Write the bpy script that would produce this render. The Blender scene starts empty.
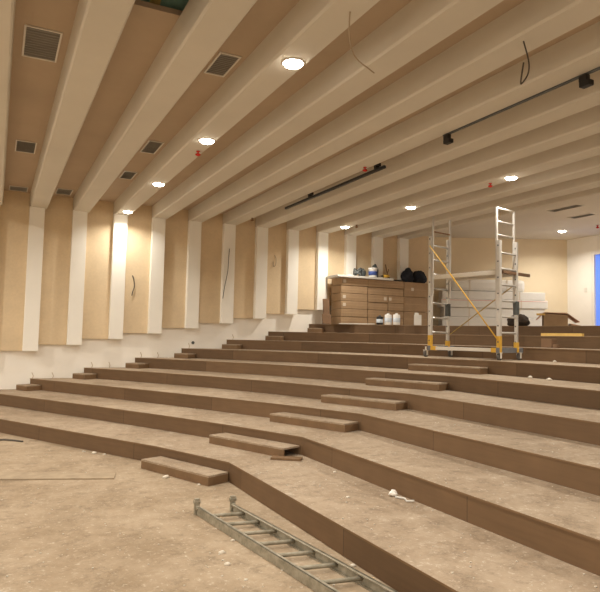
import bpy, bmesh, math, random
from mathutils import Vector, Matrix
random.seed(7)
S = bpy.context.scene
COL = S.collection
V = Vector

# ------------------------------------------------------------------ materials
def mat(name, col, rough=.8, var=.12, scale=3., bump=.0, metal=0., col2=None, detail=6., fine=0., spec=.3):
    m = bpy.data.materials.new(name); m.use_nodes = True
    nt = m.node_tree; N = nt.nodes; L = nt.links
    b = N['Principled BSDF']
    b.inputs['Roughness'].default_value = rough
    b.inputs['Metallic'].default_value = metal
    b.inputs['Specular IOR Level'].default_value = spec
    tc = N.new('ShaderNodeTexCoord')
    n = N.new('ShaderNodeTexNoise'); n.inputs['Scale'].default_value = scale; n.inputs['Detail'].default_value = detail
    n.inputs['Roughness'].default_value = .65
    L.new(tc.outputs['Object'], n.inputs['Vector'])
    r = N.new('ShaderNodeValToRGB')
    c1 = col2 if col2 else tuple(c*(1-var) for c in col)
    c0 = tuple(min(1, c*(1+var)) for c in col) if not col2 else col
    r.color_ramp.elements[0].position = .3; r.color_ramp.elements[0].color = (*c1, 1)
    r.color_ramp.elements[1].position = .7; r.color_ramp.elements[1].color = (*c0, 1)
    L.new(n.outputs['Fac'], r.inputs['Fac'])
    out = r.outputs['Color']
    if fine:
        n2 = N.new('ShaderNodeTexNoise'); n2.inputs['Scale'].default_value = scale*14; n2.inputs['Detail'].default_value = 4
        L.new(tc.outputs['Object'], n2.inputs['Vector'])
        mp = N.new('ShaderNodeMapRange'); mp.inputs['From Min'].default_value = .3; mp.inputs['From Max'].default_value = .7
        mp.inputs['To Min'].default_value = 1-fine; mp.inputs['To Max'].default_value = 1+fine
        L.new(n2.outputs['Fac'], mp.inputs['Value'])
        mx = N.new('ShaderNodeVectorMath'); mx.operation = 'SCALE'
        L.new(out, mx.inputs[0]); L.new(mp.outputs['Result'], mx.inputs['Scale'])
        out = mx.outputs['Vector']
    L.new(out, b.inputs['Base Color'])
    if bump:
        bp = N.new('ShaderNodeBump'); bp.inputs['Strength'].default_value = bump; bp.inputs['Distance'].default_value = .02
        n3 = N.new('ShaderNodeTexNoise'); n3.inputs['Scale'].default_value = scale*6
        L.new(tc.outputs['Object'], n3.inputs['Vector'])
        L.new(n3.outputs['Fac'], bp.inputs['Height']); L.new(bp.outputs['Normal'], b.inputs['Normal'])
    return m

def emit(name, col, strength):
    m = bpy.data.materials.new(name); m.use_nodes = True
    b = m.node_tree.nodes['Principled BSDF']
    b.inputs['Base Color'].default_value = (*col, 1)
    b.inputs['Emission Color'].default_value = (*col, 1)
    b.inputs['Emission Strength'].default_value = strength
    return m

def dusty(name, base, dust, chalk, s=1.1):
    """board or concrete under plaster dust: large blotches, scuffs, scattered pale specks"""
    m = bpy.data.materials.new(name); m.use_nodes = True
    nt = m.node_tree; N = nt.nodes; L = nt.links
    b = N['Principled BSDF']; b.inputs['Roughness'].default_value = .85; b.inputs['Specular IOR Level'].default_value = .2
    tc = N.new('ShaderNodeTexCoord')
    def noise(sc, det=6, ro=.6, dist=0.):
        n = N.new('ShaderNodeTexNoise'); n.inputs['Scale'].default_value = sc; n.inputs['Detail'].default_value = det
        n.inputs['Roughness'].default_value = ro; n.inputs['Distortion'].default_value = dist
        L.new(tc.outputs['Object'], n.inputs['Vector']); return n.outputs['Fac']
    def ramp(src, a, z):
        r = N.new('ShaderNodeMapRange'); r.inputs['From Min'].default_value = a; r.inputs['From Max'].default_value = z
        r.interpolation_type = 'SMOOTHSTEP'
        L.new(src, r.inputs['Value']); return r.outputs['Result']
    def mix(f, a, c):
        x = N.new('ShaderNodeMix'); x.data_type = 'RGBA'
        L.new(f, x.inputs['Factor'])
        if isinstance(a, tuple): x.inputs[6].default_value = (*a, 1)
        else: L.new(a, x.inputs[6])
        if isinstance(c, tuple): x.inputs[7].default_value = (*c, 1)
        else: L.new(c, x.inputs[7])
        return x.outputs[2]
    def scale(f, k):
        q = N.new('ShaderNodeMath'); q.operation = 'MULTIPLY'; q.inputs[1].default_value = k; L.new(f, q.inputs[0]); return q.outputs[0]
    c = mix(ramp(noise(s, 10, .8, .15), .36, .64), base, dust)
    c = mix(scale(ramp(noise(s*4.3, 10, .85, .2), .47, .66), .65), c, tuple(x*.62 for x in base))
    c = mix(scale(ramp(noise(s*2.3, 12, .88, .15), .55, .70), .7), c, chalk)
    c = mix(scale(ramp(noise(s*26, 4, .75), .56, .68), .5), c, chalk)
    L.new(c, b.inputs['Base Color'])
    bp = N.new('ShaderNodeBump'); bp.inputs['Strength'].default_value = .25; bp.inputs['Distance'].default_value = .01
    L.new(noise(s*22, 6, .7), bp.inputs['Height']); L.new(bp.outputs['Normal'], b.inputs['Normal'])
    return m

def plywood(name, col):
    """brown board faces in long sheets, each sheet its own tone, butt joints between them (UV: metres along, metres up)"""
    m = bpy.data.materials.new(name); m.use_nodes = True
    nt = m.node_tree; N = nt.nodes; L = nt.links
    b = N['Principled BSDF']; b.inputs['Roughness'].default_value = .6; b.inputs['Specular IOR Level'].default_value = .3
    uv = N.new('ShaderNodeTexCoord'); sp = N.new('ShaderNodeSeparateXYZ'); L.new(uv.outputs['UV'], sp.inputs[0])
    oi = N.new('ShaderNodeObjectInfo')
    def mth(op, a, bb=None):
        q = N.new('ShaderNodeMath'); q.operation = op
        for i, x in enumerate((a, bb)):
            if x is None: continue
            if isinstance(x, (int, float)): q.inputs[i].default_value = x
            else: L.new(x, q.inputs[i])
        return q.outputs[0]
    u = mth('ADD', mth('DIVIDE', sp.outputs['X'], 2.1), mth('MULTIPLY', oi.outputs['Random'], 7.3))
    cell = mth('FLOOR', u); fr = mth('FRACT', u)
    wn = N.new('ShaderNodeTexWhiteNoise'); wn.noise_dimensions = '2D'
    cb = N.new('ShaderNodeCombineXYZ'); L.new(cell, cb.inputs[0]); L.new(oi.outputs['Random'], cb.inputs[1]); L.new(cb.outputs[0], wn.inputs['Vector'])
    tone = mth('ADD', mth('MULTIPLY', wn.outputs['Value'], .32), .84)
    joint = mth('GREATER_THAN', fr, .005)
    tone = mth('MULTIPLY', tone, mth('ADD', mth('MULTIPLY', joint, .4), .6))
    mp = N.new('ShaderNodeMapping'); mp.inputs['Scale'].default_value = (1.2, 14, 1); L.new(uv.outputs['UV'], mp.inputs['Vector'])
    n = N.new('ShaderNodeTexNoise'); n.inputs['Scale'].default_value = 2.; n.inputs['Detail'].default_value = 7; L.new(mp.outputs[0], n.inputs['Vector'])
    n2 = N.new('ShaderNodeTexNoise'); n2.inputs['Scale'].default_value = 3.; n2.inputs['Detail'].default_value = 8; L.new(uv.outputs['UV'], n2.inputs['Vector'])
    g = mth('ADD', mth('MULTIPLY', n.outputs['Fac'], .35), mth('ADD', mth('MULTIPLY', n2.outputs['Fac'], .4), .62))
    tone = mth('MULTIPLY', tone, g)
    vm = N.new('ShaderNodeVectorMath'); vm.operation = 'SCALE'; vm.inputs[0].default_value = col; L.new(tone, vm.inputs['Scale'])
    L.new(vm.outputs['Vector'], b.inputs['Base Color'])
    return m

M = dict(
    floor=dusty('dusty_concrete', (.285, .212, .138), (.41, .322, .228), (.64, .56, .45), .8),
    tread=dusty('dusty_board', (.27, .20, .135), (.395, .31, .225), (.62, .54, .44), 1.0),
    riser=plywood('brown_plywood', (.150, .090, .047)),
    wall=mat('white_plaster', (.88, .85, .79), .9, .04, 1.2),
    pil=mat('white_paint', (.88, .86, .80), .85, .03, 1.),
    beam=mat('cream_plasterboard', (.66, .625, .55), .9, .04, .8),
    infill=mat('raw_ceiling_board', (.49, .39, .29), .95, .08, .7),
    panel=mat('tan_acoustic_board', (.70, .565, .385), .95, .07, 1.5, fine=.03),
    back=mat('beige_paint', (.76, .65, .47), .9, .05, .8),
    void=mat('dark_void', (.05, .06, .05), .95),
    teal=mat('teal_duct_wrap', (.33, .58, .50), .6, .25, 5),
    yellow_foam=mat('yellow_insulation', (.75, .58, .22), .95, .2, 8),
    grille=mat('grey_grille_metal', (.52, .50, .46), .6, .1, 8),
    grilledark=mat('grille_shadow', (.30, .28, .25), .9),
    white_metal=mat('white_enamel', (.75, .72, .66), .45, .04, 4),
    lens=emit('lamp_glow', (1., .90, .74), 30.),
    black=mat('black_metal', (.02, .018, .017), .5, .2, 6),
    dark_grey=mat('dark_grey_metal', (.09, .10, .10), .5, .2, 5),
    red=mat('red_plastic', (.55, .03, .02), .5, .1, 5),
    brass=mat('dull_brass', (.25, .14, .07), .5, .1, 5),
    alu=mat('aluminium', (.58, .56, .53), .38, .08, 9, metal=.55, spec=.5),
    alu_dusty=mat('dusty_aluminium', (.42, .38, .30), .6, .3, 14, metal=.25, col2=(.20, .18, .13)),
    yellow=mat('yellow_plastic', (.72, .43, .06), .5, .1, 6),
    yellow_dull=mat('dull_yellow_brace', (.50, .36, .12), .5, .1, 6),
    grey_paint=mat('blue_grey_paint', (.17, .18, .20), .5, .15, 5),
    rubber=mat('grey_rubber', (.13, .12, .11), .7),
    card=mat('brown_cardboard', (.36, .245, .145), .9, .12, 4, fine=.04),
    card_dark=mat('dark_cardboard', (.20, .12, .07), .9, .12, 4),
    card_pink=mat('pinkish_cardboard', (.50, .30, .20), .9, .1, 4),
    tape=mat('clear_tape', (.40, .275, .16), .35, .05, 5),
    label=mat('white_sticker', (.60, .53, .44), .7, .03, 5),
    white_pack=mat('white_packaging', (.66, .64, .60), .75, .05, 4),
    pink=mat('pink_strap', (.60, .28, .25), .6),
    plastic=mat('white_plastic', (.80, .79, .77), .4, .03, 5),
    blue=mat('blue_label', (.06, .10, .32), .5, .1, 8),
    cloth=mat('black_cloth', (.022, .024, .032), .95, .3, 6, bump=.5),
    brown_cloth=mat('dark_brown_cloth', (.06, .045, .035), .95, .3, 6, bump=.5),
    wood=mat('pale_timber', (.55, .37, .20), .8, .15, 6),
    timber=mat('yellow_timber', (.74, .50, .16), .7, .1, 5),
    dullwood=mat('dirty_board', (.35, .275, .19), .9, .2, 5),
    plaster=mat('plaster_chip', (.66, .60, .51), .9, .06, 12),
    paper=mat('crumpled_white_paper', (.88, .85, .80), .8, .04, 9),
    cable=mat('grey_cable', (.10, .085, .07), .6),
    pale_cable=mat('pale_cable', (.45, .36, .26), .6),
    frame=mat('white_door_frame', (.80, .77, .72), .5, .03, 4),
)
g = bpy.data.materials.new('blue_lit_glass'); g.use_nodes = True
b = g.node_tree.nodes['Principled BSDF']
b.inputs['Base Color'].default_value = (.10, .20, .70, 1); b.inputs['Roughness'].default_value = .25
b.inputs['Emission Color'].default_value = (.16, .30, .95, 1); b.inputs['Emission Strength'].default_value = .55
M['blueglass'] = g

# ------------------------------------------------------------------ mesh builder
class MB:
    def __init__(s): s.bm = bmesh.new(); s.uv = None
    def box(s, a, b, bev=0.):
        a, b = V(a), V(b); return s.obox((a+b)/2, V((b.x-a.x, 0, 0))/2, V((0, b.y-a.y, 0))/2, V((0, 0, b.z-a.z))/2, bev)
    def obox(s, c, ex, ey, ez, bev=0.):
        c, ex, ey, ez = V(c), V(ex), V(ey), V(ez)
        t = bmesh.new()
        vs = [t.verts.new(c+ex*i+ey*j+ez*k) for i in (-1, 1) for j in (-1, 1) for k in (-1, 1)]
        for f in ((0, 1, 3, 2), (4, 6, 7, 5), (0, 4, 5, 1), (2, 3, 7, 6), (0, 2, 6, 4), (1, 5, 7, 3)):
            t.faces.new([vs[i] for i in f])
        bmesh.ops.recalc_face_normals(t, faces=t.faces[:])
        if bev: bmesh.ops.bevel(t, geom=t.edges[:], offset=bev, segments=2, affect='EDGES', profile=.6)
        s.merge(t); return s
    def bar(s, p, q, w, h, up=(0, 0, 1), bev=0.):
        p, q = V(p), V(q); d = (q-p); n = d.normalized(); u = V(up)
        side = n.cross(u)
        if side.length < 1e-4: side = n.cross(V((1, 0, 0)))
        side.normalize(); u2 = side.cross(n).normalized()
        return s.obox((p+q)/2, d/2, side*w/2, u2*h/2, bev)
    def tube(s, pts, r, n=8, caps=True):
        pts = [V(p) for p in pts]; t = bmesh.new(); rings = []
        ref = None
        for i, p in enumerate(pts):
            d = (pts[min(i+1, len(pts)-1)]-pts[max(i-1, 0)]).normalized()
            if ref is None: ref = d.orthogonal().normalized()
            ref = (ref - d*ref.dot(d)).normalized(); o = d.cross(ref)
            rr = r[i] if isinstance(r, (list, tuple)) else r
            rings.append([t.verts.new(p+(ref*math.cos(a)+o*math.sin(a))*rr) for a in [2*math.pi*k/n for k in range(n)]])
        for A, B in zip(rings, rings[1:]):
            for k in range(n): f = t.faces.new((A[k], A[(k+1) % n], B[(k+1) % n], B[k])); f.smooth = True
        if caps: t.faces.new(rings[0][::-1]); t.faces.new(rings[-1])
        bmesh.ops.recalc_face_normals(t, faces=t.faces[:])
        s.merge(t); return s
    def lathe(s, c, prof, n=24, axis=(0, 0, 1)):
        c = V(c); ax = V(axis).normalized(); e1 = ax.orthogonal().normalized(); e2 = ax.cross(e1)
        t = bmesh.new(); rings = []
        for r, h in prof:
            rings.append([t.verts.new(c+ax*h+(e1*math.cos(a)+e2*math.sin(a))*max(r, 1e-4)) for a in [2*math.pi*k/n for k in range(n)]])
        for A, B in zip(rings, rings[1:]):
            for k in range(n): f = t.faces.new((A[k], A[(k+1) % n], B[(k+1) % n], B[k])); f.smooth = True
        t.faces.new(rings[0][::-1]); t.faces.new(rings[-1])
        bmesh.ops.recalc_face_normals(t, faces=t.faces[:])
        s.merge(t); return s
    def prism(s, poly, axis):
        """closed polygon (3-D points) pushed along a vector"""
        t = bmesh.new(); A = [t.verts.new(V(p)) for p in poly]; B = [t.verts.new(V(p)+V(axis)) for p in poly]
        t.faces.new(A[::-1]); t.faces.new(B); n = len(A)
        for i in range(n): t.faces.new((A[i], A[(i+1) % n], B[(i+1) % n], B[i]))
        bmesh.ops.recalc_face_normals(t, faces=t.faces[:]); s.merge(t); return s
    def blob(s, c, r, seed=0, amp=.2, sub=3, flat=0.):
        from mathutils import noise as no
        t = bmesh.new(); bmesh.ops.create_icosphere(t, subdivisions=sub, radius=1.)
        for v in t.verts:
            d = 1+amp*no.noise(v.co*1.7+V((seed*3.1, seed, 0)))+amp*.5*no.noise(v.co*4.3+V((seed, 0, seed*2.)))
            q = v.co*d
            if flat and q.z < -flat: q.z = -flat
            v.co = V(c)+V((q.x*r[0], q.y*r[1], q.z*r[2]))
        for f in t.faces: f.smooth = True
        s.merge(t); return s
    def merge(s, t):
        me = bpy.data.meshes.new('t'); t.to_mesh(me); t.free(); s.bm.from_mesh(me); bpy.data.meshes.remove(me)
    def build(s, name, material, parent=None, origin=None):
        me = bpy.data.meshes.new(name)
        o = bpy.data.objects.new(name, me)
        if parent is not None:
            p = parent; off = V((0, 0, 0))
            while p is not None: off += p.location; p = p.parent
            bmesh.ops.translate(s.bm, verts=s.bm.verts[:], vec=-off); o.parent = parent
        elif origin is not None:
            bmesh.ops.translate(s.bm, verts=s.bm.verts[:], vec=-V(origin)); o.location = origin
        s.bm.to_mesh(me); s.bm.free()
        me.materials.append(material); COL.objects.link(o)
        return o

def tag(o, label, cat, group=None, kind=None):
    o['label'] = label; o['category'] = cat
    if group: o['group'] = group
    if kind: o['kind'] = kind
    return o
def thing(name, loc, label, cat, group=None, kind=None):
    o = bpy.data.objects.new(name, None); o.location = loc; o.empty_display_size = .1; COL.objects.link(o)
    return tag(o, label, cat, group, kind)
def dup(root, loc, label=None):
    r = root.copy(); COL.objects.link(r); r.location = loc
    if label: r['label'] = label
    for ch in list(root.children):
        c = ch.copy(); COL.objects.link(c); c.parent = r
        for gch in list(ch.children):
            d = gch.copy(); COL.objects.link(d); d.parent = c
    return r
ORD = ['first', 'second', 'third', 'fourth', 'fifth', 'sixth', 'seventh', 'eighth', 'ninth', 'tenth', 'eleventh', 'twelfth', 'thirteenth', 'fourteenth']

# ------------------------------------------------------------------ dimensions (metres; +Y to the panelled wall, +X up the seating)
R = .215
ZT = [R*k for k in range(10)]                       # tread heights
XK = [None, 2.37, 3.30, 4.22, 5.13, 6.10, 7.10, 8.10, 9.10, 10.10]
CK = [None, 6.42, 6.50, 6.68, 6.88, 7.19, 7.42, 8.20, 8.60, 9.00]
WX = [None, -1.40, -.38, .68, 1.71, 2.76, 3.79, 4.86, 5.92, 7.02]      # where each tier meets the panelled wall
BULGE = [None, .0, .08, .05, .25, .30, .40, .45, .45, .45]
YW, YF = 13.6, -8.0                                 # wall planes
PX = lambda n: .5+.83*n
ZB = lambda n: 4.12+.015*n+(.03 if n == 11 else 0)                          # beam undersides
ZC = lambda x: 4.42+.006*min(x, 10.)                # ceiling boards
XA, XB, YB = 10.75, 14.22, 11.87                    # chamfer corner, back wall
def front(k):
    """front edge of tier k, from the panelled wall round to the far end"""
    X, c = XK[k], CK[k]
    A = V((X-.5, c+1.2)); W = V((WX[k], YW-.002)); mid = A.lerp(W, .45); nrm = V((-(W-A).y, (W-A).x)).normalized()
    if nrm.x < 0: nrm = -nrm
    q = A.lerp(W, .2)+nrm*BULGE[k]*.7
    q2 = mid+nrm*BULGE[k]
    q3 = A.lerp(W, .75)+nrm*BULGE[k]*.6
    return [W, q3, q2, q, A, V((X, c)), V((X, 3.)), V((X, -1.)), V((X, YF+.002))]

# ------------------------------------------------------------------ setting
m = MB(); m.box((-9, YF, -.15), (2.6, YW, 0)); tag(m.build('floor', M['floor']), 'dusty tan concrete floor in front of the lowest tier', 'floor', kind='structure')
m = MB(); m.box((-9, YW, -.15), (XA, YW+.2, 5.2)); tag(m.build('wall_left', M['wall']), 'white plaster side wall behind the tan panels and pilasters', 'wall', kind='structure')
m = MB(); m.box((-9.2, YF-.2, -.15), (XB+.2, YF, 5.2)); tag(m.build('wall_right', M['wall']), 'plain white side wall facing the panelled wall', 'wall', kind='structure')
m = MB(); m.box((-9.2, YF, -.15), (-9, YW+.2, 5.2)); tag(m.build('wall_front', M['wall']), 'plain white wall behind the stage floor', 'wall', kind='structure')
DY0, DY1, DZ = 9.95, 11.08, 1.935+2.12
m = MB()
m.box((XB, DY1, 1.7), (XB+.2, YB+.2, 5.2)); m.box((XB, YF, 1.7), (XB+.2, DY0, 5.2)); m.box((XB, DY0, DZ), (XB+.2, DY1, 5.2))
tag(m.build('wall_back', M['wall']), 'white wall with the blue door, behind the top landing', 'wall', kind='structure')
d = V((XB-XA, YB-YW, 0)); nn = V((-d.y, d.x, 0)).normalized()
m = MB(); m.prism([V((XA, YW, 1.7)), V((XB, YB, 1.7)), V((XB, YB, 5.2)), V((XA, YW, 5.2))], nn*.2)
tag(m.build('wall_corner', M['back']), 'beige angled wall behind the white packages', 'wall', kind='structure')
# ceiling boards, with the missing board near the opening
m = MB()
OX0, OX1, OY0, OY1 = .9, 1.36, 3.9, 5.2
def ceil(x0, x1, y0, y1):
    m.prism([V((x0, y0, ZC(x0))), V((x1, y0, ZC(x1))), V((x1, y1, ZC(x1))), V((x0, y1, ZC(x0)))], (0, 0, .05))
ceil(-9, OX0, YF, YW); ceil(OX0, OX1, YF, OY0); ceil(OX0, OX1, OY1, YW); ceil(OX1, PX(11)+.2, YF, YW)
tag(m.build('ceiling', M['infill']), 'raw tan ceiling boards between the beams', 'ceiling', kind='structure')
m = MB(); x0 = PX(11)+.2
m.box((x0, YF, ZC(10)), (XB+.2, YB, ZC(10)+.05)); m.prism([V((x0, YB, ZC(10))), V((XB, YB, ZC(10))), V((XA, YW, ZC(10))), V((x0, YW, ZC(10)))], (0, 0, .05))
tag(m.build('ceiling_back', M['beam']), 'flat cream ceiling over the top landing', 'ceiling', kind='structure')
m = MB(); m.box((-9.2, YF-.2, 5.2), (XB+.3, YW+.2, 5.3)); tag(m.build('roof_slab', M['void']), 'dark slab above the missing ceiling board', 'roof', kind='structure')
# door in the back wall
t = thing('door_1', (XB, (DY0+DY1)/2, 1.935), 'blue lit glass door with white frame in the back wall', 'door', kind='structure')
m = MB(); w = .09
m.box((XB-.03, DY0, 1.935), (XB+.1, DY0+w, DZ)); m.box((XB-.03, DY1-w, 1.935), (XB+.1, DY1, DZ)); m.box((XB-.03, DY0+w, DZ-w), (XB+.1, DY1-w, DZ))
m.build('door_frame', M['frame'], t)
m = MB(); m.box((XB+.03, DY0+w, 1.935), (XB+.07, DY1-w, DZ-w)); m.build('door_pane', M['blueglass'], t)
m = MB(); m.tube([(XB-.05, DY0+.2, 2.85), (XB-.05, DY0+.2, 3.15)], .014); m.box((XB-.05, DY0+.19, 2.88), (XB+.03, DY0+.21, 2.9)); m.box((XB-.05, DY0+.19, 3.1), (XB+.03, DY0+.21, 3.12))
m.build('door_handle', M['alu'], t)
m = MB(); m.box((XB-.012, 11.24, 2.98), (XB, 11.32, 3.1), .004); tag(m.build('light_switch', M['white_metal']), 'small white switch plate beside the blue door', 'switch')

# ------------------------------------------------------------------ beams, pilasters, wall panels
def where(n, first=0):
    return f'{ORD[n-first]} in view counted from the stage end' if n >= first else f'out of view towards the stage, {ORD[first-n-1]} before those in view'
for n in range(-2, 12):
    z0 = ZB(n); x0, x1 = PX(n), PX(n)+.345
    m = MB(); top = ZC(x0)
    m.prism([(x0, YF, top), (x0+.012, YF, z0+.02), (x0+.03, YF, z0), (x1-.03, YF, z0), (x1-.012, YF, z0+.02), (x1, YF, ZC(x1))], (0, YW-YF, 0))
    extra = {0: ', by the missing board', 2: ', with four downlights', 5: ', beside the black track', 8: ', with three downlights'}.get(n, '')
    tag(m.build('ceiling_beam', M['beam']), f'cream ceiling beam, {where(n, -1)}{extra}', 'ceiling beam', 'cream ceiling beams', 'structure')
    zb = 1.2+.1355*n if n >= 0 else 1.2+.13*n
    m = MB(); m.box((PX(n), YW-.2, zb), (PX(n)+.285, YW, z0+.01), .006)
    tag(m.build('wall_pilaster', M['pil']), f'white wall pilaster, {where(n)}', 'pilaster', 'white wall pilasters', 'structure')
    m = MB(); m.box((PX(n)-.545, YW-.07, zb), (PX(n), YW, ZC(x0)+.0), .004)
    tag(m.build('wall_panel', M['panel']), f'tan acoustic wall panel, {where(n)}', 'wall panel', 'tan wall panels', 'structure')
m = MB(); m.box((PX(11)+.285, YW-.07, 1.2+.1355*12), (XA-.05, YW, ZC(10)), .004)
tag(m.build('wall_panel', M['panel']), 'last tan wall panel, in the corner behind the scaffold', 'wall panel', 'tan wall panels', 'structure')

# ------------------------------------------------------------------ seating tiers
M['riser_plain'] = mat('brown_step_board', (.18, .108, .056), .6, .15, 4, fine=.06)
TN = ['', 'lowest', 'second', 'third', 'fourth', 'fifth', 'sixth', 'seventh', 'eighth', 'topmost']
TX = ['', 'beside the aluminium ladder', 'with crumpled paper lying below it', 'up from the stage floor', 'up from the stage floor', 'with plaster crumbs on it',
      'with the scaffold tower standing on it', 'just behind the scaffold tower', 'with a yellow batten on its edge', 'carrying cardboard boxes and white packages']
for k in range(1, 10):
    F = front(k)
    t = thing('seating_tier', (F[5].x, F[5].y, ZT[k-1]), f'{TN[k]} brown plywood seating tier, {TX[k]}', 'seating tier', 'stepped seating tiers', 'structure' if False else None)
    # riser with UV along it
    bm = bmesh.new(); uvl = bm.loops.layers.uv.new('UVMap'); th = .02; u = 0.; off = V(t.location)
    z0 = ZT[k-1]+.001; z1 = ZT[k]-.018
    def inward(i):
        a = F[max(i-1, 0)]; c = F[min(i+1, len(F)-1)]; e = (c-a).normalized(); q = V((-e.y, e.x)); return q if q.x > 0 else -q
    P0 = [(p, p+inward(i)*th) for i, p in enumerate(F)]
    for i in range(len(F)-1):
        (a, ai), (c, ci) = P0[i], P0[i+1]; L_ = (c-a).length
        vs = {}
        def vert(p, z): return bm.verts.new(V((p.x, p.y, z))-off)
        f = bm.faces.new([vert(a, z0), vert(c, z0), vert(c, z1), vert(a, z1)])
        for l, (uu, vv) in zip(f.loops, ((u, 0), (u+L_, 0), (u+L_, R), (u, R))): l[uvl].uv = (uu, vv)
        f = bm.faces.new([vert(ai, z1), vert(ci, z1), vert(ci, z0), vert(ai, z0)])
        for l, (uu, vv) in zip(f.loops, ((u, R), (u+L_, R), (u+L_, 0), (u, 0))): l[uvl].uv = (uu, vv)
        f = bm.faces.new([vert(a, z1), vert(c, z1), vert(ci, z1), vert(ai, z1)])
        u += L_
    me = bpy.data.meshes.new('riser'); bm.to_mesh(me); bm.free(); me.materials.append(M['riser'])
    o = bpy.data.objects.new('riser', me); o.parent = t; COL.objects.link(o)
    # tread: strip from this front edge (5 mm nosing) to the next tier's front edge
    B = front(k+1) if k < 9 else [V((XA, YW)), V((XA+.8, YW-.4)), V((XA+1.6, YW-.8)), V((XA+2.4, YW-1.2)), V((XB, YB)), V((XB, 9.)), V((XB, 3.)), V((XB, -1.)), V((XB, YF))]
    if k == 9: B = [B[0]]+[V((XA, YW)).lerp(V((XB, YB)), q/4) for q in (1, 2, 3)]+B[4:]
    m = MB(); bm = bmesh.new(); top, bot = [], []
    rows = []
    for i, p in enumerate(F):
        e = p-inward(i)*.006; q = B[i]
        if k < 9: q = q+V((.0, 0))
        rows.append([bm.verts.new((x.x, x.y, z)) for x, z in ((e, ZT[k]-.018), (e, ZT[k]-.003), (e+inward(i)*.004, ZT[k]), (q, ZT[k]), (q, ZT[k]-.018))])
    for r1, r2 in zip(rows, rows[1:]):
        for j in range(5): bm.faces.new((r1[j], r2[j], r2[(j+1) % 5], r1[(j+1) % 5]))
    bm.faces.new(rows[0]); bm.faces.new(rows[-1][::-1])
    bmesh.ops.recalc_face_normals(bm, faces=bm.faces[:])
    m.merge(bm); o = m.build('tread', M['tread'], t); o.data.materials.append(M['riser_plain'])
    for f in o.data.polygons:
        if abs(f.normal.z) < .3: f.material_index = 1

# half steps: crossing aisle
def half_step(k, a, e, depth_dir, depth, label, hollow=False):
    """box step on tier k: front edge a to e, as deep as depth"""
    a, e = V((*a, 0)), V((*e, 0)); dd = V((*depth_dir, 0)).normalized()*depth; z0 = ZT[k]+.001; h = R/2
    t = thing('half_step', ((a+e+dd)/2)+V((0, 0, z0)), label, 'step', 'half steps of the aisles')
    up = V((0, 0, 1)); m = MB(); m.prism([a+up*(z0+h-.02), e+up*(z0+h-.02), e+dd+up*(z0+h-.02), a+dd+up*(z0+h-.02)], up*.02); m.build('tread', M['tread'], t)
    i = dd.normalized()*.018; al = (e-a).normalized()*.018
    m = MB(); m.prism([a+up*z0, e+up*z0, e+i+up*z0, a+i+up*z0], up*(h-.02)); m.build('riser', M['riser_plain'], t)
    m = MB(); m.prism([a+i+up*z0, a+i+al+up*z0, a+dd+al+up*z0, a+dd+up*z0], up*(h-.02)); m.build('side_board', M['riser_plain'], t)
    if not hollow:
        m = MB(); m.prism([e+i+up*z0, e+i-al+up*z0, e+dd-al+up*z0, e+dd+up*z0], up*(h-.02)); m.build('side_board', M['riser_plain'], t)
    return t
HS = ['half step on the stage floor against the lowest tier', 'half step on the lowest tier, its end open, with a loose offcut below',
      'half step on the second tier, in the aisle', 'half step on the third tier, in the aisle', 'half step on the fourth tier, in the aisle',
      'half step on the fifth tier, below the scaffold']
for k in range(6):
    F = front(k+1); A, c = F[4], F[5]
    e = (c-A).normalized(); nrm = V((-e.y, e.x));  nrm = nrm if nrm.x > 0 else -nrm
    dp = .28
    half_step(k, A-nrm*(dp+.012)+e*(.08 if k == 0 else -.02), c-nrm*(dp+.012)+e*(-.005 if k == 0 else -.03), nrm, dp, 'brown plywood '+HS[k], hollow=(k == 1))
# half steps along the panelled wall
for k in range(2, 9):
    F = front(k+1); W, q = F[0], F[1]
    e = (q-W).normalized(); nrm = V((-e.y, e.x)); nrm = nrm if nrm.x > 0 else -nrm
    s0 = W+e*.03; s1 = W+e*.40
    half_step(k, s0-nrm*.312, s1-nrm*.312, nrm, .3, f'small plywood half step against the white wall, on the {TN[k]} tier')

# ------------------------------------------------------------------ downlights
LIGHT_W = 44.
def downlight(x, y, z, label, grp, power=1., spread=150):
    t = thing('ceiling_downlight', (x, y, z), label, 'downlight', grp)
    m = MB(); m.lathe((x, y, z), [(.108, 0), (.108, -.008), (.098, -.012), (.094, -.004), (.094, 0)]); m.build('trim_ring', M['white_metal'], t)
    m = MB(); m.lathe((x, y, z), [(.093, -.001), (.093, -.010), (.082, -.026), (.055, -.037), (.02, -.042), (.0, -.042)]); m.build('lens', M['lens'], t)  # lens domed below the trim, its rounder shape imitates the lamp's bloom
    add_lamp(t, power, spread); return t
def add_lamp(t, power, spread):
    ld = bpy.data.lights.new('downlight_lamp', 'AREA'); ld.shape = 'DISK'; ld.size = .17; ld.energy = LIGHT_W*power; ld.color = (1., .935, .82); ld.spread = math.radians(spread)
    lo = bpy.data.objects.new('downlight_lamp', ld); lo.location = (0, 0, -.046); lo.parent = t; COL.objects.link(lo)
seen1 = {12.95: 'closest to the panelled wall', 10.25: 'second from the panelled wall', 7.6: 'third from the panelled wall', 5.0: 'largest and brightest'}
for y in (12.95, 10.25, 7.6, 5.0, 2.3, -.4, -3.1, -5.8):
    downlight(2.36, y, ZB(2), f'round ceiling downlight of the first row, {seen1.get(y, "over the unseen part of the hall")}', 'first row of downlights', .55 if y == 12.95 else 1.)
seen2 = {12.4: 'above the cardboard boxes', 9.82: 'beside the scaffold top', 7.17: 'over the taller end of the scaffold'}
for y in (12.4, 9.82, 7.17, 4.5, 1.8, -.9, -3.6):
    downlight(7.31, y, ZB(8), f'round ceiling downlight of the second row, {seen2.get(y, "over the unseen part of the hall")}', 'second row of downlights')
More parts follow.
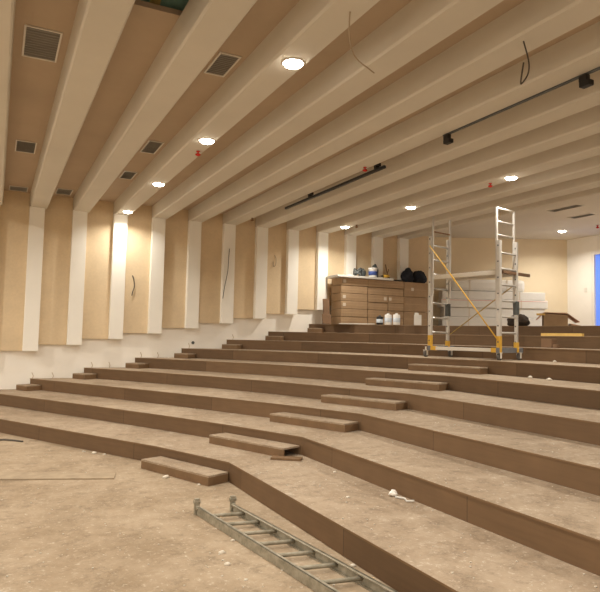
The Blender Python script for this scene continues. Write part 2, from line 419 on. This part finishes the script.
for y in (10.97, 8.6, 6.2, 3.8, 1.0):
    downlight(12.96, y, ZC(10), 'round downlight in the flat ceiling in front of the beige wall' if y > 10 else 'round downlight in the flat ceiling over the unseen landing', 'landing downlights')
for x in (-2.4, -6.6):  # rows out of view, power and spread raised to fill-light the panelled wall
    for y in (11.5, 8.5, 5.5, 2.5, -.5, -4.):
        downlight(x, y, ZC(x) if abs(x+6.6) < .1 else ZC(x), 'unseen round downlight over the stage floor, boosted to brighten the panelled wall', 'unseen stage fill lights', 1.9, 176)

# ------------------------------------------------------------------ vents
def vent(x0, y0, x1, y1, z, label, along='x', n=12):
    t = thing('ceiling_vent', ((x0+x1)/2, (y0+y1)/2, z), label, 'air vent', 'ceiling vents')
    w = .018
    m = MB(); m.box((x0, y0, z-.012), (x0+w, y1, z)); m.box((x1-w, y0, z-.012), (x1, y1, z)); m.box((x0+w, y0, z-.012), (x1-w, y0+w, z)); m.box((x0+w, y1-w, z-.012), (x1-w, y1, z)); m.build('frame', M['white_metal'], t)
    m = MB(); m.box((x0+w, y0+w, z-.003), (x1-w, y1-w, z)); m.build('backing', M['grilledark'], t)
    m = MB()
    if along == 'x':
        for i in range(n):
            y = y0+w+(y1-y0-2*w)*(i+.5)/n; m.obox((0.5*(x0+x1), y, z-.009), ((x1-x0)/2-w, 0, 0), (0, .009, .004), (0, 0, .0015))
    else:
        for i in range(n):
            x = x0+w+(x1-x0-2*w)*(i+.5)/n; m.obox((x, .5*(y0+y1), z-.009), (0, (y1-y0)/2-w, 0), (.009, 0, .004), (0, 0, .0015))
    m.build('grille', M['grille'], t)
VN = [(.10, 6.02, .43, 6.72, 'large square grey ceiling vent near the top corner of the photo'), (.13, 9.8, .42, 10.42, 'grey ceiling vent in line with the large one, further towards the wall'),
      (.10, 13.0, .44, 13.4, 'grey ceiling vent tight against the panelled wall'), (1.87, 5.68, 2.10, 6.22, 'grey ceiling vent beside the brightest downlight'),
      (1.87, 8.85, 2.10, 9.48, 'grey ceiling vent level with the third downlight'), (1.87, 10.75, 2.10, 11.3, 'grey ceiling vent beside the second downlight from the wall'),
      (.95, 12.75, 1.25, 13.25, 'small grey ceiling vent in the bay with the missing board')]
for a in VN: vent(a[0], a[1], a[2], a[3], ZC(a[0])-.002, a[4])
vent(10.66, 8.65, 10.90, 9.42, ZC(10)-.001, 'longer grey slot vent in the flat ceiling, closer to the beams', 'y', 5)
vent(11.65, 9.1, 11.88, 9.72, ZC(10)-.001, 'shorter grey slot vent in the flat ceiling, near the landing downlight', 'y', 5)

# opening in the ceiling: wrapped duct and insulation above it
t = thing('wrapped_duct', (1.1, 5.42, 4.69), 'teal wrapped duct seen through the missing ceiling board', 'duct')
m = MB(); m.tube([(.3, 5.42, 4.69), (2.0, 5.42, 4.69)], .2, 16); m.build('duct_body', M['teal'], t)
m = MB(); m.tube([(1.08, 5.42, 4.69), (1.17, 5.42, 4.69)], .21, 16); m.build('collar', M['yellow_foam'], t)

# ------------------------------------------------------------------ tracks, sprinklers, cables on the ceiling
zb = ZB(5)
t = thing('lighting_track', (5.03, 9.1, zb), 'long black lighting track under a beam, ending above the boxes', 'lighting track')
TX_, TZ = 5.03, zb-.055
m = MB(); m.bar((TX_, 10.85, TZ), (TX_, 7.4, TZ), .04, .04); m.build('rail', M['black'], t)
for y in (9.8, 7.62):
    m = MB(); m.box((TX_-.03, y-.03, TZ+.02), (TX_+.03, y+.03, zb+.02)); m.box((TX_-.04, y-.06, zb-.002), (TX_+.04, y+.02, zb+.045)); m.build('bracket', M['black'], t)
t = thing('cable_tray', (5.0, 4.4, zb), 'dark grey metal channel beside a beam with two black clamps', 'channel')
m = MB(); m.box((4.95, 2.2, zb-.016), (4.985, 6.0, zb-.001)); m.build('channel', M['dark_grey'], t)
for y in (5.93, 3.93):
    m = MB(); m.box((4.935, y-.045, zb-.08), (4.99, y+.045, zb-.016), .008); m.box((4.925, y-.08, zb-.135), (5.0, y+.035, zb-.08), .01); m.build('clamp', M['black'], t)

def sprinkler(x, y, z, label, mt=None):
    t = thing('sprinkler_head', (x, y, z), label, 'sprinkler', 'ceiling sprinklers')
    m = MB(); m.lathe((x, y, z), [(.028, 0), (.028, -.008), (.012, -.012), (.012, -.04)], 14); m.build('base', mt or M['red'], t)
    m = MB(); m.lathe((x, y, z-.04), [(.035, 0), (.038, -.012), (.03, -.02), (.01, -.03)], 14); m.build('cap', mt or M['red'], t)
sprinkler(2.40, 8.12, ZB(2), 'red sprinkler cap beside the third downlight of the first row')
sprinkler(4.90, 7.74, ZB(5), 'red sprinkler cap just above the black lighting track')
sprinkler(4.94, 12.4, ZB(5), 'brown sprinkler head near the wall pilasters', M['brass'])
sprinkler(7.30, 7.62, ZB(8), 'red sprinkler cap beside the downlight over the scaffold')
sprinkler(7.42, 12.05, ZB(8), 'brown sprinkler head beside the downlight above the boxes', M['brass'])
sprinkler(13.05, 10.0, ZC(10), 'dark red sprinkler head in the flat ceiling near the blue door', M['red'])

def cable(name, pts, r, mt, label, cat='cable', grp=None):
    # smooth path through the points
    P = [V(p) for p in pts]; out = []
    for i in range(len(P)-1):
        p0, p1, p2, p3 = P[max(i-1, 0)], P[i], P[i+1], P[min(i+2, len(P)-1)]
        for s in range(6):
            u = s/6; out.append(.5*((2*p1)+(p2-p0)*u+(2*p0-5*p1+4*p2-p3)*u*u+(3*p1-p0-3*p2+p3)*u**3))
    out.append(P[-1])
    m = MB(); m.tube(out, r, 6); return tag(m.build(name, mt), label, cat, grp)
cable('hanging_cable', [(2.36, 3.98, ZB(2)), (2.40, 4.05, 4.0), (2.52, 4.16, 3.90), (2.72, 4.25, 3.87), (2.78, 4.27, 3.86)], .006, M['pale_cable'], 'thin pale cable hanging from the beam beyond the brightest downlight')
cable('hanging_cable', [(3.94, 3.72, ZB(4)), (3.98, 3.70, 4.0), (3.99, 3.72, 3.9), (3.95, 3.75, 3.82), (3.93, 3.74, 3.84), (3.92, 3.7, 3.98)], .007, M['cable'], 'dark looped cable hanging from a beam above the metal channel')
cable('wall_cable', [(2.62, YW-.075, 2.86), (2.645, YW-.11, 2.78), (2.66, YW-.12, 2.62), (2.63, YW-.11, 2.5), (2.62, YW-.1, 2.42)], .011, M['cable'], 'short dark cable sticking out of a tan panel near the second row of pilasters')
cable('wall_cable', [(4.79, YW-.21, 3.62), (4.77, YW-.225, 3.4), (4.76, YW-.22, 3.1), (4.70, YW-.215, 2.75), (4.66, YW-.215, 2.45)], .007, M['cable'], 'long thin cable hanging down a white pilaster')
cable('wall_cable', [(6.0, YW-.075, 3.58), (6.03, YW-.1, 3.5), (6.02, YW-.12, 3.35), (5.97, YW-.11, 3.3), (5.96, YW-.09, 3.42)], .009, M['pale_cable'], 'small looped pale cable on a tan panel near the boxes')
m = MB(); m.lathe((4.05, YW, 1.42), [(.035, 0), (.035, .012), (.02, .02)], 14, (0, -1, 0)); tag(m.build('wall_socket', M['dark_grey']), 'small round dark wall socket low on the white wall', 'socket')
ST = [(.72, 2), (1.10, 2), (1.86, 3), (2.22, 3), (2.88, 4), (3.25, 4), (3.95, 5), (5.0, 6)]
names_st = ['at the foot end of the third tier', 'second along the third tier', 'at the end of the fourth tier', 'second along the fourth tier', 'at the end of the fifth tier', 'second along the fifth tier', 'at the end of the sixth tier', 'at the end of the seventh tier']
for (x, k), nm in zip(ST, names_st):
    z = ZT[k+1]; cable('cable_stub', [(x, YW-.03, z), (x+.01, YW-.04, z+.05), (x-.01, YW-.05, z+.1), (x-.02, YW-.06, z+.12)], .006, M['pale_cable'], f'dark cable stub by the wall, {nm}', 'cable', 'cable stubs along the wall')

# ------------------------------------------------------------------ aluminium ladder on the floor
t = thing('ladder', (1.95, 4.1, 0), 'dusty aluminium ladder lying flat on the floor by the lowest tier', 'ladder')
la, lb = V((1.69, 5.36, 0)), V((2.02, 5.33, 0)); dl = V((.108, -.994, 0)).normalized(); LN = 2.62
for p in (la, lb):
    m = MB(); q = p+dl*LN
    m.bar(p+V((0, 0, .035)), q+V((0, 0, .035)), .012, .07); sx = (lb-la).normalized()*(.012 if p is la else -.012)
    m.bar(p+sx+V((0, 0, .066)), q+sx+V((0, 0, .066)), .03, .008); m.bar(p+sx+V((0, 0, .004)), q+sx+V((0, 0, .004)), .03, .008)
    r_ = m.build('rail', M['alu_dusty'], t)
for i in range(9):
    s = .20+.276*i; a = la+dl*s+V((0, 0, .04)); c = lb+dl*(s+.02)+V((0, 0, .04))
    m = MB(); m.tube([a, c], .015, 10); m.build('rung', M['alu_dusty'], t)
for p in (la, lb):
    m = MB(); m.bar(p-dl*.02, p-dl*.02+V((0, 0, .14)), .045, .03, dl, .004); m.tube([p-dl*.02+V((-.03, 0, .11)), p-dl*.02+V((.03, 0, .11))], .018, 10)
    m.bar(p-dl*.05+V((0, 0, .095)), p+dl*.02+V((0, 0, .05)), .03, .02); m.build('hook', M['alu_dusty'], t)

# ------------------------------------------------------------------ scaffold tower on the sixth tier
FR, FL = V((7.37, 7.49, 0)), V((7.07, 8.88, 0)); dd = V((.977, .21, 0)).normalized(); ax = (FR-FL).normalized()
zt = ZT[6]; UP = V((0, 0, 1))
t = thing('scaffold_tower', (7.45, 8.25, zt), 'aluminium folding scaffold tower with yellow braces on castors', 'scaffold')
SP = .50
def post(p, z0, z1, w=.05, mt='alu', nm='post'):
    m = MB(); m.bar(V((p.x, p.y, z0)), V((p.x, p.y, z1)), w, w, dd, .006); return m.build(nm, M[mt], t)
for base, ztop, zext, nr in ((FR, 3.27, 3.83, 8), (FL, 3.50, 3.86, 8)):
    rear = base+dd*SP
    for p, zt0, zl in ((base, ztop, zt+.20), (rear, ztop+(.02 if base is FR else -.02), zt+.20)):
        o = post(p, zl, zt0, .064 if p is base else .05)
        m = MB()
        z = zl+.1
        while z < zt0-.05:                                    # dark joints where rungs enter the post
            m.obox((p.x-dd.x*(.033 if p is base else .026), p.y-dd.y*(.033 if p is base else .026), z), dd*.003, ax*.012, UP*.012); z += .265
        m.build('rung_end', M['dark_grey'], o)
        # sliding upper section, set inwards of the lower one
        qq = p+(-ax if base is FR else ax)*.0+dd*(.0)
        sh = -ax*.045 if base is FR else ax*.045
        post(qq+sh, zt0-1.1, zext, .032, nm='extension_post')
    z = zt+.45; i = 0
    while z < ztop-.03:
        m = MB(); m.tube([base+UP*z, rear+UP*z], .018, 8); m.build('rung', M['alu'], t); z += .265
    z = ztop+.10 if base is FR else 3.58
    sh = -ax*.045 if base is FR else ax*.045
    while z < zext:
        m = MB(); m.tube([base+sh+UP*z, rear+sh+UP*z], .014, 8); m.build('rung', M['alu' if base is FR else 'brass'], t); z += .225 if base is FR else .5
    if base is FR:
        m = MB(); m.tube([base+sh+UP*(zext-.01), rear+sh+UP*(zext-.01)], .018, 8); m.build('rung', M['white_metal'], t)
    # yellow sleeves at the foot
    for p in (base, rear):
        m = MB(); m.bar(p+UP*(zt+.13), p+UP*(zt+(.40 if p is base else .30)), .066, .066, dd, .006); m.build('foot_sleeve', M['yellow'], t)
    # base beam with two castors
    b0, b1 = base-dd*.05, base+dd*.66
    m = MB(); m.bar(b0+UP*(zt+.165), b1+UP*(zt+.165), .06, .085, UP, .006); m.build('base_beam', M['grey_paint'], t)
    for p in (base-(ax*.10 if base is FL else ax*0.), base+dd*.58):
        c = V((p.x, p.y, zt+.058))
        m = MB(); m.obox(c+ax*.034+UP*.02, dd*.02, ax*.004, UP*.045); m.obox(c-ax*.034+UP*.02, dd*.02, ax*.004, UP*.045); m.obox(c+UP*.066, dd*.035, ax*.04, UP*.006); m.tube([c+UP*.07, c+UP*.13], .014)
        ca = m.build('castor', M['white_metal'], t)
        m = MB(); m.lathe(c-ax*.022, [(.03, 0), (.05, .0), (.057, .006), (.057, .038), (.05, .044), (.03, .044)], 20, ax); m.build('wheel', M['rubber'], ca)
# brake pedal and front base rail
m = MB(); m.bar(FL+ax*.03+UP*(zt+.165), FR-ax*.03+UP*(zt+.165), .045, .06, UP, .005); o = m.build('base_rail', M['white_metal'], t)
for p, q in ((FL+ax*.02, FL+ax*.14), (FR-ax*.14, FR-ax*.02)):
    m = MB(); m.bar(p+UP*(zt+.165), q+UP*(zt+.165), .055, .075, UP, .005); m.build('rail_end', M['yellow'], o)
# platform
pz = 2.72
m = MB(); m.obox((FL+FR)/2+dd*SP/2+UP*(pz+.055), ax*((FR-FL).length/2-.03), dd*(SP/2-.03), UP*.012); o = m.build('platform', M['card_dark'], t)
for s in (0.03, SP-.03):
    m = MB(); m.bar(FL+dd*s+ax*.03+UP*(pz+.02), FR+dd*s-ax*.03+UP*(pz+.02), .04, .075, UP, .004); m.build('side_rail', M['white_metal'], o)
m = MB(); m.bar(FR+ax*.0+dd*.1+UP*(pz+.03), FR+dd*.9+UP*(pz+.03), .04, .05, UP, .004); m.build('end_rail', M['card_dark'], o)
# braces
m = MB(); m.tube([FL+UP*3.32-dd*.035, FR+UP*(zt+.33)-dd*.035], .011, 8); m.build('brace', M['yellow'], t)
m = MB(); m.tube([FR+dd*SP+UP*2.6+dd*.03, FL+dd*SP+UP*(zt+.4)+dd*.03], .010, 8); m.build('brace', M['yellow_dull'], t)
for p in (FR+dd*SP, FL+dd*SP):
    m = MB(); m.bar(p+UP*2.05, p+UP*2.28, .075, .075, dd, .006); m.build('hinge_block', M['dark_grey'], t)

# ------------------------------------------------------------------ cardboard boxes on the top tier
z9 = ZT[9]+.001; BY0, BY1 = 12.85, 13.36
rows = 6; rh = 1.15/rows
def cardboard(x0, x1, z0, z1, label, stick=None):
    t = thing('cardboard_box', ((x0+x1)/2, (BY0+BY1)/2, z0), label, 'cardboard box', 'stacked cardboard boxes')
    m = MB(); j = random.uniform(-.012, .012); m.box((x0+.009, BY0+j, z0+.001), (x1-.009, BY1+j, z1-.006), .008); m.build('carton', M['card'], t)
    m = MB(); zc = (z0+z1)/2; m.box((x0+.010, BY0+j-.002, zc-.012), (x1-.010, BY0+j+.001, zc+.012)); m.build('tape', M['tape'], t)
    if stick:
        sx = x0+(x1-x0)*stick; m = MB(); m.box((sx-.04, BY0+j-.003, zc-.035), (sx+.04, BY0+j, zc+.045)); m.build('sticker', M['label'], t)
rn = ['bottom', 'second', 'third', 'fourth', 'fifth', 'top']
for r in range(rows):
    a, c = z9+rh*r, z9+rh*(r+1)
    cardboard(7.5, 8.27, a, c, f'brown cardboard box, {rn[r]} of the column at the open end of the stack', .12 if r in (2, 3, 5) else None)
    if r < 4:
        cardboard(8.27, 8.88, a, c, f'brown cardboard box, {rn[r]} of the second column from the open end', .85 if r == 3 else None)
        cardboard(8.88, 9.37, a, c, f'brown cardboard box, {rn[r]} of the third column from the open end', .12 if r == 3 else None)
    else:
        cardboard(8.27, 9.37, a, c, f'long brown cardboard box, {"topmost" if r == 5 else "second from top"} in the middle of the stack')
for r in range(3):
    a, c = z9+rh*2*r, z9+rh*2*(r+1)
    cardboard(9.37, 10.15, a, c, f'deep brown cardboard box, {["bottom", "middle", "top"][r]} of the column beside the scaffold', .35 if r == 2 else None)
zt9 = z9+1.151
m = MB(); m.box((7.36, 12.78, zt9), (9.0, 13.38, zt9+.05), .006); tag(m.build('white_board', M['white_pack']), 'white board lying on top of the cardboard boxes', 'board')
zw = zt9+.052
t = thing('paint_bucket', (8.51, 13.0, zw), 'white plastic bucket with blue label on top of the boxes', 'bucket')
m = MB(); m.lathe((8.51, 13.0, zw), [(.085, 0), (.10, .02), (.112, .21), (.118, .215), (.118, .235), (.108, .24)]); m.build('bucket_body', M['plastic'], t)
m = MB(); m.lathe((8.51, 13.0, zw+.06), [(.108, 0), (.1085, .0), (.1145, .10), (.113, .10)]); m.build('bucket_label', M['blue'], t)
m = MB(); m.lathe((8.51, 13.0, zw+.235), [(.12, 0), (.12, .014), (.10, .018)]); m.build('lid', M['plastic'], t)
t = thing('cable_coil', (7.98, 13.0, zw), 'grey coiled cable on the boxes beside the bucket', 'cable coil')
m = MB()
for i in range(5):
    pts = [(8.06+.11*math.cos(a)*(1-.06*i), 13.0+.11*math.sin(a), zw+.056+.03*i+.035*math.sin(2*a+i)) for a in [2*math.pi*k/20 for k in range(21)]]
    m.tube(pts, .016, 6)
m.build('coil', M['dark_grey'], t)
m = MB(); m.bar((7.78, 12.93, zw+.016), (7.92, 12.98, zw+.016), .05, .03); m.build('plug', M['plastic'], t)
m = MB(); m.blob((8.29, 13.16, zw+.10), (.09, .09, .13), 3, .25, 3, .75); tag(m.build('cloth_bundle', M['dark_grey']), 'small dark grey bundle between the coil and the bucket', 'bundle')
m = MB(); m.blob((8.72, 13.24, zw+.165), (.10, .085, .22), 5, .2, 3, .75); tag(m.build('cloth_bundle', M['dark_grey']), 'dark grey bundle behind the bucket', 'bundle')
zz = zt9
t = thing('power_drill', (8.93, 13.1, zw), 'yellow and black power drill on the boxes', 'power drill')
m = MB(); m.tube([(8.80, 12.95, zw+.06), (8.96, 12.95, zw+.065)], [.035, .045], 12); m.bar((8.93, 12.95, zw+.03), (8.965, 12.95, zw+.008), .03, .04); m.build('drill_body', M['yellow'], t)
m = MB(); m.tube([(8.80, 12.95, zw+.06), (8.72, 12.95, zw+.058)], [.025, .012], 10); m.build('chuck', M['black'], t)
m = MB(); m.box((8.92, 12.92, zw+.003), (8.985, 12.98, zw+.035), .005); m.build('battery', M['black'], t)
m = MB(); m.bar((9.03, 12.98, zz+.025), (9.40, 12.95, zz+.025), .05, .045); tag(m.build('black_bar', M['black']), 'short black bar lying on the boxes between the drill and the black bundles', 'bar')
m = MB(); m.tube([(9.07, 13.15, zz+.001), (9.09, 13.2, zz+.2), (9.06, 13.25, zz+.46)], .016, 8); m.tube([(9.09, 13.2, zz+.2), (9.13, 13.2, zz+.33)], .012, 8); tag(m.build('tool_handle', M['card_dark']), 'dark brown tool handle standing up among the items on the boxes', 'tool handle')
m = MB(); m.blob((9.64, 13.08, zz+.16), (.15, .17, .215), 8, .22, 4, .74); tag(m.build('cloth_bag', M['cloth']), 'upright black cloth bundle on the boxes beside the drill', 'bag', 'black bundles on the boxes')
m = MB(); m.blob((10.0, 13.06, zz+.145), (.20, .18, .195), 12, .22, 4, .74); tag(m.build('cloth_bag', M['cloth']), 'wider black cloth bundle on the boxes next to the scaffold post', 'bag', 'black bundles on the boxes')
t = thing('cardboard_offcut', (7.3, 13.2, z9), 'narrow brown cardboard offcut standing against the wall by the boxes', 'cardboard')
m = MB(); m.obox((7.28, 13.18, z9+.31), (.075, -.02, 0), (.0, .02, 0), (.0, .03, .31), .004); m.build('sheet', M['card_dark'], t)
m = MB(); m.obox((7.22, 13.05, z9+.12), (.09, -.05, 0), (0, .02, 0), (0, .02, .12), .004); m.build('flap', M['card_dark'], t)
# white sheet edge along the top tier, containers
m = MB(); m.obox((7.74, 12.50, z9+.012), V((.75, -.86, 0))*.38, V((.75, .65, 0))*.05, (0, 0, .012)); tag(m.build('white_strip', M['white_pack']), 'thin white strip lying along the edge of the topmost tier', 'strip')
def canister(x, y, label, mt, h=.22, r=.08, neck=True):
    t = thing('canister', (x, y, z9), label, 'canister', 'canisters on the topmost tier')
    m = MB(); m.lathe((x, y, z9), [(r*.95, 0), (r, .01), (r, h-.02), (r*.9, h), (r*.3, h+.006)]); m.build('can_body', mt, t)
    m = MB(); m.lathe((x, y, z9+h), [(r*.35, .006), (r*.35, .03), (r*.3, .035)], 16); m.build('cap', M['dark_grey'] if mt is not M['plastic'] else M['plastic'], t)
    m = MB(); m.lathe((x, y, z9+h*.25), [(r*1.005, 0), (r*1.012, .002), (r*1.012, h*.42), (r*1.005, h*.422)]); m.build('can_label', M['label2'], t)
M['label2'] = mat('pale_blue_label', (.55, .62, .70), .5, .08, 10)
canister(8.33, 12.04, 'white canister in the middle of the three in front of the boxes', M['plastic'], .24, .084)
canister(8.46, 11.88, 'white canister at the scaffold side of the three in front of the boxes', M['plastic'], .24, .084)
canister(8.20, 12.20, 'dark canister beside the two white ones in front of the boxes', M['black'], .19)
t = thing('white_carton', (8.81, 11.53, z9), 'small upright white carton beside the scaffold, on the topmost tier', 'carton')
m = MB(); m.obox((8.81, 11.53, z9+.12), V((.75, -.6, 0)).normalized()*.085, V((.6, .75, 0)).normalized()*.06, (0, 0, .119), .004); m.build('carton_body', M['white_pack'], t)
m = MB(); m.obox((8.79, 11.55, z9+.265), V((.75, -.6, 0)).normalized()*.045, V((.6, .75, 0)).normalized()*.03, (0, 0, .025)); m.build('flap', M['white_pack'], t)

# ------------------------------------------------------------------ white packages by the angled wall
e = V((XB-XA, YB-YW, 0)).normalized(); nin = V((e.y, -e.x, 0))
if nin.dot(V((-1, -1, 0))) < 0: nin = -nin
def package(s0, s1, o0, o1, z0, z1, label, bev=.02, strap=False):
    o = V((XA, YW, 0)); c = o+e*(s0+s1)/2+nin*(o0+o1)/2
    t = thing('white_package', (c.x, c.y, z0), label, 'package', 'long white packages')
    m = MB(); m.obox(c+UP*(z0+z1)/2, e*(s1-s0)/2, nin*(o1-o0)/2, UP*(z1-z0-.004)/2, bev); m.build('wrapping', M['white_pack'], t)
    if strap:
        m = MB(); m.obox(c+nin*((o1-o0)/2+.002)+UP*(z1-.03), e*(s1-s0)/2*.98, nin*.002, UP*.007); m.build('strap', M['pink'], t)
    for s in (.25, .75):
        m = MB(); m.obox(o+e*(s0+(s1-s0)*s)+nin*(o1+.002)+UP*(z0+z1)/2, e*.015, nin*.002, UP*(z1-z0)*.47); m.build('band', M['label'], t)
package(.25, 3.05, .12, .62, z9, z9+.30, 'long white package at the bottom of the pile by the angled wall')
package(.30, 3.0, .12, .60, z9+.30, z9+.55, 'long white package second from the bottom of the pile')
package(.22, 3.08, .12, .62, z9+.55, z9+.78, 'long white package with a pink strap, in the middle of the pile', strap=True)
package(.25, 3.02, .12, .60, z9+.78, z9+1.0, 'long white package second from the top of the pile')
package(.50, 2.5, .14, .56, z9+1.0, z9+1.33, 'shorter rounded white package on top of the pile', .09)
m = MB(); m.blob((10.85, 10.42, z9+.12), (.27, .22, .18), 4, .2, 4, .6); tag(m.build('tarpaulin', M['brown_cloth']), 'dark brown bundled tarpaulin between the scaffold and the cardboard sheet', 'tarpaulin')
# flattened cardboard propped up
t = thing('cardboard_sheet', (11.2, 9.65, z9), 'flattened pinkish brown cardboard box propped on the topmost tier', 'cardboard')
m = MB(); ex = V((.72, -.69, 0)); ey = V((.69, .72, 0)); c0 = V((11.2, 9.6, z9))
m.prism([c0+ex*-.42+UP*.20, c0+ex*-.30+UP*.34, c0+ex*.18+UP*.33, c0+ex*.44+UP*.14, c0+ex*.44+UP*.125, c0+ex*.18+UP*.31, c0+ex*-.30+UP*.32, c0+ex*-.42+UP*.18], ey*.7); m.build('sheet', M['card_pink'], t)
m = MB(); m.prism([c0+ex*-.30+UP*.0, c0+ex*.2, c0+ex*.2+UP*.28, c0+ex*-.30+UP*.31], ey*.5); m.build('carton', M['card'], t)
m = MB(); m.obox(c0+ex*-.36+UP*.29+ey*.02, ex*.09, ey*.05, V((0, 0, .02))+ex*.0); m.build('flap', M['timber'], t)
m = MB(); m.prism([c0+ex*.26+UP*.0, c0+ex*.62, c0+ex*.62+UP*.02, c0+ex*.26+UP*.09], ey*.5); m.build('flap', M['card_pink'], t)
# batten and small offcuts
m = MB(); m.bar((9.16, 8.22, ZT[8]+.026), (9.16, 7.33, ZT[8]+.026), .06, .05); tag(m.build('timber_batten', M['timber']), 'yellow timber batten lying on the edge of the eighth tier', 'batten')
m = MB(); m.box((8.72, 7.62, ZT[7]+.001), (8.85, 7.85, ZT[7]+.16), .006); m.box((8.72, 7.5, ZT[7]+.001), (8.80, 7.60, ZT[7]+.07), .004); tag(m.build('timber_offcut', M['card_dark']), 'dark timber offcut standing on the seventh tier behind the scaffold castor', 'offcut')
m = MB(); m.obox((3.02, 6.33, ZT[1]+.013), V((.14, -.10, 0)), V((.04, .055, 0)), (0, 0, .011)); tag(m.build('timber_offcut', M['riser_plain']), 'brown loose offcut below the open end of a half step', 'offcut')

# ------------------------------------------------------------------ things on the stage floor
m = MB(); m.prism([(-.9, 8.15, .001), (1.30, 7.22, .001), (1.24, 6.98, .001), (-.9, 7.72, .001)], (0, 0, .014)); tag(m.build('loose_board', M['dullwood']), 'thin dusty board lying flat on the stage floor', 'board')
m = MB(); m.tube([(-.1, 10.0, .012), (.2, 9.95, .02), (.33, 9.86, .014), (.43, 9.75, .012)], .014, 6); tag(m.build('cable_offcut', M['cable']), 'dark cable offcut on the floor below the lowest tier', 'cable')
def chip(x, y, z, r, label, mt='plaster', flat=.35):
    r *= .75; m = MB(); m.blob((x, y, z+r*flat*.62), (r, r*random.uniform(.55, .9), r*.62), random.randint(1, 90), .45, 2, flat); o = m.build('plaster_chip', M[mt]); tag(o, label, 'plaster chip', 'loose plaster chips')
CH = [(1.74, 4.59, 0, .022, 'pale chip of plaster beside the ladder rail, closest to the ladder hooks'), (1.57, 4.36, 0, .035, 'flat pale chip of plaster on the floor halfway along the ladder'),
      (1.53, 4.13, 0, .032, 'brightest pale chip of plaster on the floor beside the ladder'), (1.55, 3.83, 0, .018, 'small pale chip of plaster at the lower edge of the photo by the ladder'),
      (2.33, 3.76, 0, .03, 'pale chip of plaster between the ladder and the lowest tier'), (.77, 7.45, 0, .025, 'pale chip of plaster beside the loose board'),
      (1.78, 6.86, 0, .05, 'flat pale plaster flake in front of the lowest half step'), (2.02, 6.40, 0, .025, 'pale chip of plaster at the corner of the lowest half step'),
      (1.25, 8.55, 0, .04, 'pale plaster lump at the foot of the lowest tier, with others around it'), (1.14, 8.70, 0, .03, 'smaller pale lump beside the plaster lump at the foot of the lowest tier'),
      (1.36, 8.42, 0, .03, 'pale plaster crumb nearer the half step at the foot of the lowest tier'),
      (2.81, 4.64, ZT[1], .025, 'single round pale chip on the lowest tier'), (3.20, 5.55, ZT[1], .025, 'pale chip of plaster on the lowest tier against the next riser'),
      (7.0, 6.50, ZT[5], .055, 'pale plaster crumb on the fifth tier below the scaffold'), (6.93, 6.10, ZT[5], .055, 'pale plaster crumb on the fifth tier, the one further from the aisle'),
      (8.02, 6.95, ZT[6]+.0, .04, 'pale plaster crumb on the sixth tier past the scaffold')]
for c in CH: chip(*c)
m = MB(); m.blob((3.22, 4.55, ZT[1]+.02), (.036, .032, .026), 21, .6, 3, .5); tag(m.build('crumpled_paper', M['paper']), 'crumpled white paper on the lowest tier against the second riser', 'paper')
m = MB(); m.tube([(3.20, 4.48, ZT[1]+.01), (3.24, 4.40, ZT[1]+.012), (3.21, 4.33, ZT[1]+.01), (3.25, 4.28, ZT[1]+.02)], [.011, .008, .007, .009], 6); tag(m.build('plastic_wrapper', M['white_pack']), 'thin pale torn wrapper beside the crumpled paper', 'wrapper')
# fine plaster crumbs nobody could count
m = MB(); rnd = random.Random(3)
for i in range(420):
    q = rnd.random()
    if q < .55: x, y, z = rnd.uniform(-.5, 2.2), rnd.uniform(2.8, 9.), 0
    else:
        k = rnd.choice((1, 1, 2, 3)); x, y, z = rnd.uniform(XK[k]+.05, XK[k]+.88), rnd.uniform(2., CK[k]-.1), ZT[k]
    if z == 0 and (x > 2.3-max(0, y-6.4)*.6): continue
    if z == 0 and 6.2 < y < 8 and x > 1.2: continue
    r = rnd.uniform(.003, .010)
    m.blob((x, y, z+r*.4), (r, r*.8, r*.5), i, .3, 1)
CRUMBS = tag(m.build('plaster_crumbs', M['plaster']), 'fine pale plaster crumbs scattered over the floor and lower tiers', 'crumbs', kind='stuff')

# ------------------------------------------------------------------ world, camera, exposure
w = bpy.data.worlds.new('hall_air'); S.world = w; w.use_nodes = True
w.node_tree.nodes['Background'].inputs['Color'].default_value = (.9, .82, .7, 1); w.node_tree.nodes['Background'].inputs['Strength'].default_value = .05
f, H = 610., 1.6
yaw, pitch, roll = math.atan(303/f), math.radians(3.85), math.radians(1.25)
fw = V((math.sin(yaw)*math.cos(pitch), math.cos(yaw)*math.cos(pitch), math.sin(pitch)))
r0 = V((math.cos(yaw), -math.sin(yaw), 0)); u0 = r0.cross(fw)
rt = r0*math.cos(roll)+u0*math.sin(roll); up = u0*math.cos(roll)-r0*math.sin(roll)
cd = bpy.data.cameras.new('camera'); co = bpy.data.objects.new('camera', cd); COL.objects.link(co)
cd.sensor_fit = 'HORIZONTAL'; cd.sensor_width = 36.; cd.lens = 36.*f/600.; cd.clip_start = .05; cd.clip_end = 200
co.matrix_world = Matrix(((rt.x, up.x, -fw.x, 0), (rt.y, up.y, -fw.y, 0), (rt.z, up.z, -fw.z, H), (0, 0, 0, 1)))
S.camera = co
S.view_settings.view_transform = 'Standard'; S.view_settings.look = 'None'; S.view_settings.exposure = 0.; S.view_settings.gamma = 1.
S.view_settings.use_curve_mapping = False
S.cycles.max_bounces = 10; S.cycles.diffuse_bounces = 8
